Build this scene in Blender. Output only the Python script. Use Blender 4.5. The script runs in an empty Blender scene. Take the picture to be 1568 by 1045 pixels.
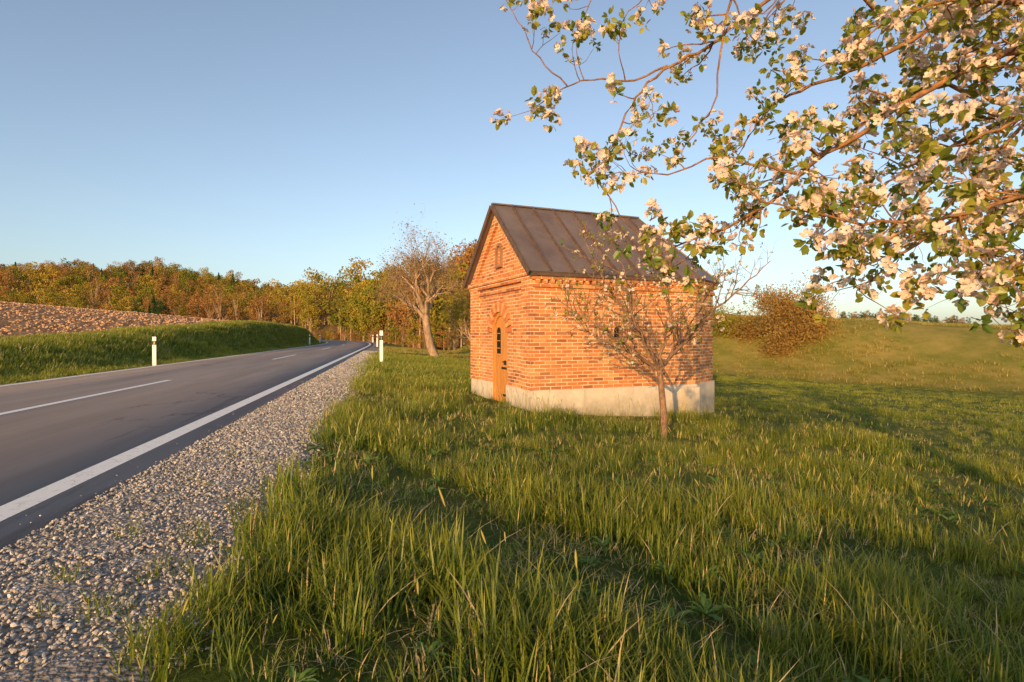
import bpy, bmesh, math, random
import numpy as np
from mathutils import Vector, Matrix
random.seed(7); rng=np.random.default_rng(7)
S=bpy.context.scene
S.view_settings.view_transform='Standard'; S.view_settings.look='None'; S.view_settings.exposure=0
COL=S.collection
SUN_EL=math.radians(11.5); SUN_AZ=math.radians(200.0)   # azimuth clockwise from +Y

# ---------------- helpers ----------------
def link(o,parent=None):
    COL.objects.link(o)
    if parent: o.parent=parent
    return o
def empty(name,loc=(0,0,0),rz=0):
    e=bpy.data.objects.new(name,None); e.location=loc; e.rotation_euler=(0,0,rz); e.empty_display_size=.3
    return link(e)
def mesh(name,v,f,mats=(),smooth=False,fm=None):
    me=bpy.data.meshes.new(name)
    me.from_pydata([tuple(map(float,p)) for p in v] if not isinstance(v,np.ndarray) else v.tolist(),[],f if isinstance(f,list) else f.tolist())
    for m in mats: me.materials.append(m)
    if fm is not None: me.polygons.foreach_set('material_index',np.asarray(fm,dtype=np.int32))
    if smooth: me.polygons.foreach_set('use_smooth',np.ones(len(me.polygons),dtype=bool))
    me.update(); return me
def obj(name,me,parent=None,linkit=True):
    o=bpy.data.objects.new(name,me)
    if linkit: link(o,parent)
    return o
def sstep(a,b,x):
    t=np.clip((x-a)/(b-a),0,1); return t*t*(3-2*t)
class NT:
    def __init__(s,name):
        s.m=bpy.data.materials.new(name); s.m.use_nodes=True; s.t=s.m.node_tree; s.t.nodes.clear()
        s.out=s.n('ShaderNodeOutputMaterial')
    def n(s,typ,ins=None,**kw):
        x=s.t.nodes.new(typ)
        for k,v in kw.items(): setattr(x,k,v)
        if ins:
            for k,v in ins.items(): s.set(x,k,v)
        return x
    def set(s,x,k,v):
        if isinstance(v,bpy.types.NodeSocket): s.t.links.new(v,x.inputs[k])
        else:
            if isinstance(v,tuple) and len(v)==3 and x.inputs[k].type=='RGBA': v=v+(1,)
            x.inputs[k].default_value=v
    def noise(s,scale,vec=None,detail=4,rough=.55,out='Fac'):
        x=s.n('ShaderNodeTexNoise',{'Scale':scale,'Detail':detail,'Roughness':rough})
        if vec: s.set(x,'Vector',vec)
        return x.outputs[out]
    def pos(s): return s.n('ShaderNodeNewGeometry').outputs['Position']
    def ramp(s,fac,stops):
        x=s.n('ShaderNodeValToRGB',{'Fac':fac}); e=x.color_ramp.elements
        while len(e)<len(stops): e.new(.5)
        for i,(p,c) in enumerate(stops):
            e[i].position=p; e[i].color=tuple(c)+(1,) if len(c)==3 else c
        return x.outputs['Color']
    def mix(s,f,a,b,mode='MIX'):
        x=s.n('ShaderNodeMix',data_type='RGBA',blend_type=mode)
        s.set(x,0,f); s.set(x,6,a); s.set(x,7,b); return x.outputs[2]
    def math(s,op,a,b=0.0):
        x=s.n('ShaderNodeMath',operation=op); s.set(x,0,a); s.set(x,1,b); return x.outputs[0]
    def mapr(s,v,a,b,c=0.,d=1.):
        x=s.n('ShaderNodeMapRange',{0:v,1:a,2:b,3:c,4:d}); return x.outputs[0]
    def bump(s,h,st=.5,dist=.02):
        return s.n('ShaderNodeBump',{'Height':h,'Strength':st,'Distance':dist}).outputs[0]
    def attr(s,name,o='Fac'): return s.n('ShaderNodeAttribute',attribute_name=name).outputs[o]
    def rand(s): return s.n('ShaderNodeObjectInfo').outputs['Random']
    def bsdf(s,col,rough=.8,normal=None,metal=0,spec=.3):
        b=s.n('ShaderNodeBsdfPrincipled',{'Base Color':col,'Roughness':rough,'Metallic':metal,'Specular IOR Level':spec})
        if normal: s.set(b,'Normal',normal)
        s.t.links.new(b.outputs[0],s.out.inputs[0]); return s.m
    def leaf(s,col,trans=.35,rough=.5,gl=.06,tcol=None):
        d=s.n('ShaderNodeBsdfDiffuse',{'Color':col}); t=s.n('ShaderNodeBsdfTranslucent',{'Color':tcol or col})
        m=s.n('ShaderNodeMixShader',{0:trans,1:d.outputs[0],2:t.outputs[0]})
        if gl>0:
            g=s.n('ShaderNodeBsdfGlossy',{'Roughness':rough,'Color':(1,1,1)})
            m=s.n('ShaderNodeMixShader',{0:gl,1:m.outputs[0],2:g.outputs[0]})
        s.t.links.new(m.outputs[0],s.out.inputs[0]); return s.m
def simple(name,c,rough=.7,metal=0,var=.25,sc=8,bump=.3,bd=.01):
    n=NT(name); p=n.pos(); f=n.noise(sc,p)
    col=n.mix(n.mapr(f,.3,.7),tuple(x*(1-var) for x in c),tuple(min(1,x*(1+var)) for x in c))
    return n.bsdf(col,rough,n.bump(n.noise(sc*6,p),bump,bd),metal)

def instancer(name,protos,P,R,Sc,I,parent=None,realize=False):
    c=bpy.data.collections.new(name+'_protos')
    for i,p in enumerate(protos):
        p.name='%s_part_%02d'%(name,i); c.objects.link(p)
    me=bpy.data.meshes.new(name); me.vertices.add(len(P))
    me.vertices.foreach_set('co',np.asarray(P,dtype=np.float32).ravel())
    a=me.attributes.new('rot','FLOAT_VECTOR','POINT'); a.data.foreach_set('vector',np.asarray(R,dtype=np.float32).ravel())
    a=me.attributes.new('scl','FLOAT','POINT'); a.data.foreach_set('value',np.asarray(Sc,dtype=np.float32))
    a=me.attributes.new('idx','INT','POINT'); a.data.foreach_set('value',np.asarray(I,dtype=np.int32))
    o=obj(name,me,parent)
    g=bpy.data.node_groups.new(name+'_gn','GeometryNodeTree')
    g.interface.new_socket('Geometry',in_out='INPUT',socket_type='NodeSocketGeometry')
    g.interface.new_socket('Geometry',in_out='OUTPUT',socket_type='NodeSocketGeometry')
    N=g.nodes; L=g.links
    gi=N.new('NodeGroupInput'); go=N.new('NodeGroupOutput')
    ci=N.new('GeometryNodeCollectionInfo'); ci.inputs[0].default_value=c; ci.inputs[1].default_value=True; ci.inputs[2].default_value=True
    ip=N.new('GeometryNodeInstanceOnPoints'); ip.inputs['Pick Instance'].default_value=True
    def at(nm,t):
        x=N.new('GeometryNodeInputNamedAttribute'); x.data_type=t; x.inputs[0].default_value=nm
        return [k for k in x.outputs if k.enabled and k.name=='Attribute'][0]
    L.new(gi.outputs[0],ip.inputs['Points']); L.new(ci.outputs[0],ip.inputs['Instance'])
    L.new(at('idx','INT'),ip.inputs['Instance Index'])
    e=N.new('FunctionNodeEulerToRotation'); L.new(at('rot','FLOAT_VECTOR'),e.inputs[0]); L.new(e.outputs[0],ip.inputs['Rotation'])
    L.new(at('scl','FLOAT'),ip.inputs['Scale'])
    if realize:
        rl=N.new('GeometryNodeRealizeInstances'); L.new(ip.outputs[0],rl.inputs[0]); L.new(rl.outputs[0],go.inputs[0])
    else: L.new(ip.outputs[0],go.inputs[0])
    md=o.modifiers.new('inst','NODES'); md.node_group=g
    return o

# ---------------- road centre line & terrain ----------------
ds=2.0; sv=np.arange(-120,620,ds); C=[];
hd0=math.atan2(-.2069,.9784)
p=np.array([-5.95-.2069*sv[0],.9784*sv[0]]); h=hd0; Tn=[]
for s_ in sv:
    C.append(p.copy()); k=0
    if s_>50: k=min((s_-50)/70.,1)/170.
    if h<math.radians(-84): k=0
    h2=h-k*ds; hm=(h+h2)/2; Tn.append((math.sin(h),math.cos(h)))
    p=p+ds*np.array([math.sin(hm),math.cos(hm)]); h=h2
C=np.array(C); Tn=np.array(Tn); Nn=np.stack([Tn[:,1],-Tn[:,0]],1)
def road_rs(X,Y):
    X=np.asarray(X,float).ravel(); Y=np.asarray(Y,float).ravel(); r=np.empty_like(X); s=np.empty_like(X)
    for i in range(0,len(X),20000):
        x=X[i:i+20000]; y=Y[i:i+20000]
        d=(x[:,None]-C[None,:,0])**2+(y[:,None]-C[None,:,1])**2; j=d.argmin(1)
        dx=x-C[j,0]; dy=y-C[j,1]
        rr=dx*Nn[j,0]+dy*Nn[j,1]; ss=dx*Tn[j,0]+dy*Tn[j,1]
        far=np.sqrt(d[np.arange(len(j)),j])
        rr=np.where(far>abs(rr)+5,np.sign(rr)*far,rr)
        r[i:i+20000]=rr; s[i:i+20000]=sv[j]+ss
    return r,s
def road_pt(s,r):
    s=np.asarray(s,float); r=np.asarray(r,float)
    cx=np.interp(s,sv,C[:,0]); cy=np.interp(s,sv,C[:,1]); nx=np.interp(s,sv,Nn[:,0]); ny=np.interp(s,sv,Nn[:,1])
    return cx+nx*r, cy+ny*r
def wob(X,Y,f,seed=0):
    a=seed*1.7
    return (np.sin(X*f+1.3*np.sin(Y*f*.7+a)+a)+np.sin(Y*f*1.13+1.1*np.sin(X*f*.9+2*a)+2.1*a)+np.sin((X+Y)*f*.61+a*3)*.8)/2.8
def terrain(X,Y,full=False):
    X=np.asarray(X,float).ravel(); Y=np.asarray(Y,float).ravel()
    r,s=road_rs(X,Y)
    zr=np.interp(r,[3.7,4.9,5.8,8.8,10.5,13,21,31,60],[-1.25,-1.27,-1.42,-1.63,-1.80,-1.95,-2.25,-2.6,-2.6])
    ztop=-.6+(np.clip(s,18,60)-18)*.045
    q=-r
    zl=-1.26+(ztop+1.26)*sstep(4.5,7.8,q)+.085*np.clip(q-8.2,0,44)
    z=np.where(r>0,zr,zl); z=np.where((r<3.7)&(r>-4.5),-1.26,z)
    v=.6*X+.8*Y; a=np.clip(-.8*X+.6*Y,-35,30)
    bm=sstep(12,22,r)
    top=.85+.06*a+2.6
    z=z+bm*(sstep(33.5,44,v)*top*(.92+.08*sstep(33,60,v))+.009*np.clip(v-50,0,900))
    gm=sstep(4.9,6.5,r)+sstep(5,7,-r)
    z=z+gm*(.035*wob(X,Y,1.1)+.05*wob(X,Y,.37,2)) + bm*sstep(33,40,v)*.16*wob(X,Y,.5,5)
    hx=np.interp(X,[-900,-600,-440,-378,-306,-248,-210,-175,-137,-90,0,60,110],[16,20,23,27,33,32,25,16,12,15,14,5,0])
    hm=sstep(165,420,Y)*sstep(12,70,np.abs(r))*(1-.6*sstep(500,1100,Y))
    z=z+hx*hm + hm*2.5*wob(X,Y,.03,1)
    if full: return z,r,s,v
    return z

def axis(n,a,m,off):
    t=np.linspace(-1,1,n)*math.asinh(m/a); return a*np.sinh(t)+off
gx=axis(560,8,3500,1); gy=axis(620,9,3500,9)
GX,GY=np.meshgrid(gx,gy); Z,R_,S_,V_=terrain(GX,GY,True)
V=np.stack([GX.ravel(),GY.ravel(),Z],1)
nx,ny=len(gx),len(gy); ii=(np.arange(ny-1)[:,None]*nx+np.arange(nx-1)[None,:]).ravel()
F=np.stack([ii,ii+1,ii+nx+1,ii+nx],1)
n=NT('ground_mat'); P=n.pos()
big=n.noise(.35,P,3); mid=n.noise(2.5,P,5,.6); fine=n.noise(30,P,5,.7)
g1=n.mix(n.mapr(big,.35,.65),(.095,.145,.024),(.22,.23,.04))
g2=n.mix(n.mapr(mid,.5,.8),g1,(.26,.20,.08))
g3=n.mix(n.mapr(fine,.3,.7),n.mix(.5,g2,(.035,.055,.012)),g2)
bk=n.mix(n.mapr(n.noise(.6,P,7,.7),.35,.65),(.19,.19,.03),(.40,.29,.08))
bk=n.mix(n.mapr(n.noise(.22,P,5,.7),.66,.74,0,.8),bk,(.52,.38,.22))
g3=n.mix(n.math('MULTIPLY',n.attr('bank'),.9),g3,bk)
soil=n.mix(n.mapr(n.noise(1.3,P,8,.7),.35,.65),(.40,.215,.11),(.60,.365,.20))
furrow=n.n('ShaderNodeTexWave',{'Vector':n.n('ShaderNodeMapping',{'Vector':P,'Rotation':(0,0,-.55)}).outputs[0],'Scale':.32,'Distortion':2.5,'Detail':3.,'Detail Scale':1.5}).outputs['Fac']
soil=n.mix(n.mapr(n.noise(9,P,6,.8),.35,.6),n.mix(.45,soil,(.16,.085,.04)),soil)
soil=n.mix(n.mapr(furrow,0,.45,.55,0),soil,(.18,.09,.045))
c=n.mix(n.attr('field'),g3,soil)
c=n.mix(n.attr('wood'),c,(.12,.08,.03))
hgt=n.math('ADD',n.math('MULTIPLY',n.math('ADD',n.noise(3.,P,6,.75),n.math('MULTIPLY',furrow,.5)),n.attr('field')),n.math('MULTIPLY',fine,.15))
GM=n.bsdf(c,.95,n.bump(hgt,1.,.35),0,.1)
gme=mesh('ground',V,F,[GM],True)
field=sstep(8.6,9.2,-R_+.3*wob(GX.ravel(),GY.ravel(),.8))*(1-sstep(150,175,GY.ravel()))*(S_>-119)
wood=sstep(60,80,S_)*sstep(9,13,R_)*(1-sstep(.1,.3,GX.ravel()/np.maximum(GY.ravel(),1)))*(GY.ravel()>50)
wood=np.maximum(wood,(GY.ravel()>170)*(GX.ravel()<60)*(GX.ravel()>-700)*(np.abs(R_)>14))
bank=sstep(12,22,R_)*sstep(33.3,35.0,V_+.8*wob(GX.ravel(),GY.ravel(),.4))*(1-.6*sstep(46,52,V_))
for nm,arr in (('field',field),('wood',wood),('bank',bank)):
    a=gme.attributes.new(nm,'FLOAT','POINT'); a.data.foreach_set('value',np.asarray(arr,dtype=np.float32))
obj('ground',gme)

def strip(name,s0,s1,step,rs,zf,mat):
    ss=np.arange(s0,s1+1e-6,step); rs=np.asarray(rs,float); v=[];f=[]
    for s_ in ss:
        x,y=road_pt(np.full(len(rs),s_),rs); 
        for j in range(len(rs)): v.append((x[j],y[j],zf(x[j],y[j],rs[j],s_,j)))
    m=len(rs)
    for i in range(len(ss)-1):
        for j in range(m-1):
            a=i*m+j; f.append((a,a+1,a+m+1,a+m))
    return mesh(name,v,f,[mat],True)
RZ=-1.2
n=NT('asphalt_mat'); P=n.pos()
mp=n.n('ShaderNodeMapping',{'Vector':P,'Rotation':(0,0,-.2084),'Scale':(1.,1.,1)}).outputs[0]
mp=n.n('ShaderNodeMapping',{'Vector':mp,'Scale':(1.6,.10,1)}).outputs[0]
tr=n.noise(.8,mp,5,.6)
c=n.mix(n.mapr(tr,.35,.65),(.25,.19,.16),(.40,.31,.26))
c=n.mix(n.mapr(n.noise(140,P,3,.8),.35,.7),n.mix(.3,c,(.08,.07,.065)),n.mix(.25,c,(.58,.50,.44)))
c=n.mix(n.mapr(n.noise(1.6,mp,6,.7),.60,.68,0,.5),c,(.13,.10,.085))
ck=n.n('ShaderNodeTexVoronoi',{'Vector':n.n('ShaderNodeVectorMath',{0:P,1:n.noise(1.2,P,5,.7,'Color')},operation='ADD').outputs[0],'Scale':.35},feature='DISTANCE_TO_EDGE').outputs['Distance']
c=n.mix(n.math('MULTIPLY',n.mapr(ck,0,.012,.7,0),n.mapr(n.noise(.3,P),.5,.6)),c,(.05,.04,.035))
asphalt=n.bsdf(c,.85,n.bump(n.noise(170,P,3,.8),.8,.006),0,.2)
road=empty('road')
prof=[-3.5,-3.46,-1.6,0,1.6,3.64,3.69]
def zroad(x,y,r,s,j): return RZ-.09 if j in(0,6) else RZ
obj('asphalt',strip('asphalt',-60,420,1.0,prof,zroad,asphalt),road)
n=NT('road_paint_mat'); P=n.pos()
c=n.mix(n.mapr(n.noise(18,P,6,.75),.54,.68,0,.75),(.86,.82,.76),(.42,.36,.32))
paint=n.bsdf(c,.6,n.bump(n.noise(150,P,2),.4,.004))
def mark(nm,s0,s1,r0,r1,st=1.0): obj(nm,strip(nm,s0,s1,st,[r0,r1],lambda *a:RZ+.005,paint),road)
mark('edge_line_right',-60,420,3.14,3.36); mark('edge_line_left',-60,420,-3.3,-3.12)
k=0
for i in range(-2,12):
    e=15.6+20.5*i; k+=1; mark('centre_dash_%d'%k,e-7,e,-.09,.07,.5)

n=NT('gravel_mat'); P=n.pos()
vo=n.n('ShaderNodeTexVoronoi',{'Vector':P,'Scale':38.}); vo2=n.n('ShaderNodeTexVoronoi',{'Vector':P,'Scale':80.})
c=n.ramp(n.n('ShaderNodeSeparateColor',{'Color':vo.outputs['Color']}).outputs[0],[(0,(.24,.21,.185)),(.5,(.40,.345,.30)),(1,(.58,.50,.43))])
c=n.mix(n.mapr(vo.outputs['Distance'],.3,.7,0,.7),c,(.12,.10,.08))
gravel=n.bsdf(c,.9,n.bump(n.math('ADD',n.math('MULTIPLY',vo.outputs['Distance'],-1.),n.math('MULTIPLY',vo2.outputs['Distance'],-.4)),1.,.02))
gr=np.linspace(3.69,5.25,14)
def zgr(x,y,r,s,j):
    b=-1.225 if j==0 else -1.215-.03*(r-3.7)-.10*max(0,(r-4.85))/.4
    return b+.008*math.sin(x*9+3*math.sin(y*5))+.006*math.sin(y*13+x*4)
gsh=empty('gravel_shoulder')
obj('gravel_bed',strip('gravel_bed',-6,60,.12,gr,zgr,gravel),gsh)
obj('gravel_bed_far',strip('gravel_bed_far',60,400,1.,[3.69,4.9],lambda x,y,r,s,j:-1.215,gravel),gsh)
def stone_proto(seed,mat):
    bm=bmesh.new(); bmesh.ops.create_icosphere(bm,subdivisions=1,radius=.5)
    rr=random.Random(seed); sx,sy,sz=rr.uniform(.8,1.3),rr.uniform(.6,1),rr.uniform(.4,.7)
    for v in bm.verts:
        k=rr.uniform(.75,1.2); v.co=Vector((v.co.x*sx*k,v.co.y*sy*k,v.co.z*sz*k))
    me=bpy.data.meshes.new('stone'); bm.to_mesh(me); bm.free(); me.materials.append(mat); return bpy.data.objects.new('stone',me)
n=NT('stone_mat'); rd=n.rand()
c=n.ramp(rd,[(0,(.18,.165,.155)),(.3,(.37,.34,.32)),(.6,(.50,.44,.38)),(.85,(.60,.48,.36)),(1,(.80,.74,.66))])
stonem=n.bsdf(c,.85,None)
ps=[]
for s0,s1,dn,a,b in((1.2,5,1900,.010,.032),(5,10,1200,.014,.038),(10,22,450,.02,.05),(22,45,130,.035,.06)):
    N=int((s1-s0)*1.45*dn); s_=rng.uniform(s0,s1,N); r_=3.66+1.5*rng.beta(1.0,1.15,N)
    x,y=road_pt(s_,r_); sc=a+(b-a)*rng.random(N)**2.2; 
    z=-1.212-.03*(r_-3.7)-.10*np.maximum(0,r_-4.85)/.4+sc*.12
    ps.append(np.stack([x,y,z,sc],1))
N=160; s_=rng.uniform(2,16,N); r_=3.69-.5*rng.random(N)**2.5; x,y=road_pt(s_,r_); sc=rng.uniform(.006,.015,N); ps.append(np.stack([x,y,RZ+.006+sc*.2,sc],1))
ps=np.concatenate(ps); N=len(ps)
instancer('gravel_stones',[stone_proto(i,stonem) for i in range(6)],ps[:,:3],rng.uniform(-3.1,3.1,(N,3))*np.array([.3,.3,1]),ps[:,3],rng.integers(0,6,N),gsh)

clodm=simple('clod_mat',(.56,.32,.165),.95,0,.35,3)
N=17000; s_=rng.uniform(8,130,N)**1.0; q=8.9+rng.random(N)**1.3*50; x,y=road_pt(s_,-q); z=terrain(x,y)
sc=rng.uniform(.08,.32,N)*(.6+.005*s_)
keep=(x/np.maximum(y,1)>-1.15)&(y>5); x,y,z,sc=x[keep],y[keep],z[keep],sc[keep]; N=len(x)
instancer('ploughed_field_clods',[stone_proto(20+i,clodm) for i in range(5)],np.stack([x,y,z],1),rng.uniform(-3,3,(N,3))*np.array([.3,.3,1]),sc,rng.integers(0,5,N))

# ---------------- grass ----------------
def grass_mat(name,a,b,tip,trans=.4):
    n=NT(name); bl=n.attr('bl'); tt=n.attr('tt'); P=n.pos()
    c=n.mix(bl,a,b)
    c=n.mix(n.mapr(n.noise(.45,P,3),.42,.68,0,.75),c,n.mix(bl,tuple(x*1.4 for x in b),tip))
    c=n.mix(n.math('MULTIPLY',n.math('POWER',tt,2.),.6),c,tip)
    c=n.mix(n.mapr(n.noise(3.,P,2),.35,.65,0,.45),c,n.mix(.5,c,(.04,.10,.02)))
    return n.leaf(c,trans,.45,.03)
GR=grass_mat('grass_mat',(.062,.145,.012),(.205,.29,.022),(.60,.48,.055))
GR2=grass_mat('meadow_mat',(.135,.21,.02),(.285,.32,.028),(.60,.48,.065))
GR3=grass_mat('bank_grass_mat',(.20,.21,.025),(.38,.31,.045),(.62,.45,.09))
DRY=simple('dry_stalk_mat',(.56,.42,.20),.9)
EARM=NT('grass_ear_mat').leaf((.52,.44,.13),.3,.5,0)
def blades(seed,n,Rr,h0,h1,w,bend=.5,mat=GR,dry=.04,seg=4):
    rr=np.random.default_rng(seed); v=[];f=[];bl=[];tt=[];fm=[]
    for i in range(n):
        a=rr.uniform(0,6.283); rad=Rr*math.sqrt(rr.random()); bx,by=rad*math.cos(a),rad*math.sin(a)
        h=rr.uniform(h0,h1)*(1-.3*rad/Rr); a2=rr.uniform(0,6.283); ln=rr.uniform(.08,bend)*h
        ex=bx*.3; ey=by*.3; ca,sa=math.cos(a2+1.57),math.sin(a2+1.57); b0=len(v); rb=rr.random(); ww=w*rr.uniform(.6,1.3)
        k2=rr.uniform(1.5,2.6); isd=rr.random()<dry
        for j in range(seg+1):
            t=j/seg; cx=bx+ex*t+math.cos(a2)*ln*t**k2; cy=by+ey*t+math.sin(a2)*ln*t**k2; cz=h*(t-.18*t*t*(ln/h*2))-.02
            if j<seg:
                hw=ww*.5*(1-t**1.8*.75)*(.7+.6*t if t<.5 else 1); v+= [(cx-ca*hw,cy-sa*hw,cz),(cx+ca*hw,cy+sa*hw,cz)]; bl+=[rb,rb]; tt+=[t,t]
            else: v.append((cx,cy,cz)); bl.append(rb); tt.append(1.)
        for j in range(seg-1):
            q=b0+2*j; f.append((q,q+1,q+3,q+2)); fm.append(1 if isd else 0)
        q=b0+2*(seg-1); f.append((q,q+1,q+2)); fm.append(1 if isd else 0)
    me=mesh('blades',v,f,[mat,DRY],False,fm)
    for nm,ar in(('bl',bl),('tt',tt)):
        at=me.attributes.new(nm,'FLOAT','POINT'); at.data.foreach_set('value',np.asarray(ar,dtype=np.float32))
    return bpy.data.objects.new('blades',me)
AX,AY=.47,12.0; CA=math.radians(22.95); cu=np.array([math.cos(CA),math.sin(CA)]); cv=np.array([-math.sin(CA),math.cos(CA)])
def in_chapel(x,y,m=.0):
    u=(x-AX)*cu[0]+(y-AY)*cu[1]; w=(x-AX)*cv[0]+(y-AY)*cv[1]
    return (u>-m)&(u<5.8+m)&(w>-m)&(w<3.92+m)
def scatter(n,x0,x1,y0,y1,cond):
    x=rng.uniform(x0,x1,n); y=rng.uniform(y0,y1,n); z,r,s,v=terrain(x,y,True)
    k=cond(x,y,r,s,v)&~in_chapel(x,y,.08); return x[k],y[k],z[k],r[k],s[k],v[k]
def place(name,protos,sets,pick=None,realize=False):
    P=np.concatenate([a for a,_ in sets]); sc=np.concatenate([b for _,b in sets]); N=len(P)
    R=np.stack([rng.uniform(-.12,.12,N),rng.uniform(-.12,.12,N),rng.uniform(0,6.28,N)],1)
    I=rng.integers(0,len(protos),N)
    if pick is not None: I=pick(P,I)
    print(name,N)
    return instancer(name,protos,P,R,sc,I,None,realize)
fr=lambda x,y:(np.abs(x)<1.0*y+1.2)
edge=lambda x,y:4.95+.16*wob(x,y,2.3,3)+.1*wob(x,y,7,4)
near=[blades(i,30,.11,.14,.46,.0095,.8,GR,.05) for i in range(6)]+[blades(50+i,32,.13,.06,.20,.0075,1.3,GR,.25) for i in range(3)]
def pick(P,I):
    t=wob(P[:,0],P[:,1],2.1,11)+.7*wob(P[:,0],P[:,1],5.3,12)+rng.normal(0,.3,len(P))
    return np.where(t>.05,I%6,6+I%3)
sets=[]
for dens,y0,y1 in((92,1.1,4.5),(54,4.5,9),(31,9,17)):
    X1=1.05*y1+1; n_=int(dens*2*X1*(y1-y0)); x,y,z,r,s,v=scatter(n_,-X1,X1,y0,y1,lambda x,y,r,s,v:fr(x,y)&(r>edge(x,y))&(rng.random(len(x))<.74+.5*wob(x,y,2.1,11)))
    hf=.9+.35*wob(x,y,.9,6)+.35*wob(x,y,3.1,8); hf*=np.interp(r,[5,5.5,12,17],[1.05,1.05,.85,.6]); hf=np.clip(hf,.35,1.5)
    sets.append((np.stack([x,y,z],1),hf))
s_=1.5+28*rng.random(320)**1.4; r_=5.05-.9*rng.random(320)**3; x,y=road_pt(s_,r_)
sets.append((np.stack([x,y,np.full(320,-1.27)],1),rng.uniform(.25,.6,320)))
place('grass',near,sets,pick,True)
far=[blades(100+i,40,.38,.12,.3,.022,.8,GR2,.03,2) for i in range(5)]
x,y,z,r,s,v=scatter(15000,-20,42,15,42,lambda x,y,r,s,v:(np.abs(x)<1.0*y+2)&(r>edge(x,y))&(x>-.3*y-3)&((v<34.2)|(r<16)))
place('meadow_grass',far,[(np.stack([x,y,z],1),np.clip(np.interp(r,[5,7,14,20],[1.2,1.1,.7,.4])+.2*wob(x,y,.6),.25,1.5))],None,True)
x,y,z,r,s,v=scatter(13000,-32,62,24,68,lambda x,y,r,s,v:(x<1.0*y)&(r>edge(x,y))&(v<58)&(((v>34)&(r>15))|((y>42)&(r<=15)&(x>-.5*y)))&(wob(x,y,.45,4)>-.55))
place('bank_grass',[blades(110+i,36,.40,.12,.34,.026,.8,GR3,.08,2) for i in range(5)],[(np.stack([x,y,z],1),np.clip(.8+.35*wob(x,y,.4),.3,1.4))],None,True)
N=8000; s_=5+rng.random(N)**1.2*120; q=rng.uniform(3.75,9.0,N); x,y=road_pt(s_,-q); z=terrain(x,y)
place('verge_grass',[blades(130+i,44,.36,.16,.38,.022,.6,GR,.04,2) for i in range(4)],[(np.stack([x,y,z],1),np.clip(np.interp(q,[3.75,4.5,6,9],[.35,.8,1.2,1.1])+.25*wob(x,y,.9),.25,1.6))],None,True)
def ear(seed):
    rr=random.Random(seed); h=rr.uniform(.40,.60); lx=rr.uniform(-.16,.16); v=[];f=[];fm=[]
    def ring(z,r,x):
        b=len(v)
        for k in range(5): v.append((x+r*math.cos(k*1.2566),r*math.sin(k*1.2566),z))
        return b
    pr=[(0,.0016,0),(h*.5,.0015,0),(h*.86,.0013,1),(h*.885,.0040,1),(h*.93,.0058,1),(h*.97,.0045,1),(h,.0006,1)]
    bs=[ring(z,r_,lx*(z/h)**2) for z,r_,m in pr]
    for i in range(len(pr)-1):
        for k in range(5): f.append((bs[i]+k,bs[i]+(k+1)%5,bs[i+1]+(k+1)%5,bs[i+1]+k)); fm.append(pr[i+1][2] if i>1 else 0)
    return bpy.data.objects.new('ear',mesh('ear',v,f,[GR,EARM],True,fm))
x,y,z,r,s,v=scatter(6000,-14,18,1.8,15,lambda x,y,r,s,v:fr(x,y)&(r>5.05)&(wob(x,y,1.2,9)+wob(x,y,.5,1)*.6+rng.uniform(-.5,.5,len(x))>.2))
place('grass_stalks',[ear(i) for i in range(6)],[(np.stack([x,y,z],1),rng.uniform(.6,1.15,len(x)))],None,True)

WEED=NT('weed_mat').leaf((.15,.25,.04),.3,.5,.03)
def weed(seed):
    rr=random.Random(seed); v=[];f=[]
    for i in range(rr.randint(8,13)):
        a=rr.uniform(0,6.28); L=rr.uniform(.07,.15); w=L*rr.uniform(.12,.18); lift=rr.uniform(.3,1.2); b=len(v)
        for j in range(7):
            t=j/6; rad=L*t; zz=L*lift*(t-.7*t*t); ww=w*math.sin(math.pi*min(.97,t*.9+.08))*(.6 if j%2 else 1.15)
            cx,cy=rad*math.cos(a),rad*math.sin(a); px,py=-math.sin(a)*ww,math.cos(a)*ww
            v+=[(cx-px,cy-py,zz+.008),(cx,cy,zz),(cx+px,cy+py,zz+.008)]
        for j in range(6):
            q=b+3*j; f+=[(q,q+1,q+4,q+3),(q+1,q+2,q+5,q+4)]
    return bpy.data.objects.new('weed',mesh('weed',v,f,[WEED],True))
x,y,z,r,s,v=scatter(340,-5,6,2.0,8,lambda x,y,r,s,v:fr(x,y)&(r>4.95))
place('dandelion_leaves',[weed(i) for i in range(4)],[(np.stack([x,y,z+.03],1),rng.uniform(.5,1.1,len(x)))],None,True)

# ---------------- tree tools ----------------
def tubes(polys,sides_of):
    v=[];f=[]
    for P,Rr in polys:
        k=sides_of(Rr[0]); b0=len(v); n_=len(P)
        for i in range(n_):
            t=(P[min(i+1,n_-1)]-P[max(i-1,0)]); t=t/(np.linalg.norm(t)+1e-9)
            ref=np.array([0,0,1.]) if abs(t[2])<.85 else np.array([1.,0,0]); a=np.cross(ref,t); a/=np.linalg.norm(a); b=np.cross(t,a)
            for j in range(k):
                an=6.2832*j/k; v.append(P[i]+Rr[i]*(math.cos(an)*a+math.sin(an)*b))
        for i in range(n_-1):
            for j in range(k): f.append((b0+i*k+j,b0+i*k+(j+1)%k,b0+(i+1)*k+(j+1)%k,b0+(i+1)*k+j))
    return [tuple(map(float,q)) for q in v],f
def smooth_poly(P,n=None):
    P=np.array(P,float); L=np.r_[0,np.cumsum(np.linalg.norm(np.diff(P,axis=0),axis=1))]
    n=n or max(6,int(L[-1]/.05)); n=min(n,60); t=np.linspace(0,L[-1],n)
    Q=np.stack([np.interp(t,L,P[:,i]) for i in range(3)],1)
    for _ in range(max(1,n//12)): Q[1:-1]=(Q[:-2]+2*Q[1:-1]+Q[2:])/4
    return Q
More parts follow.
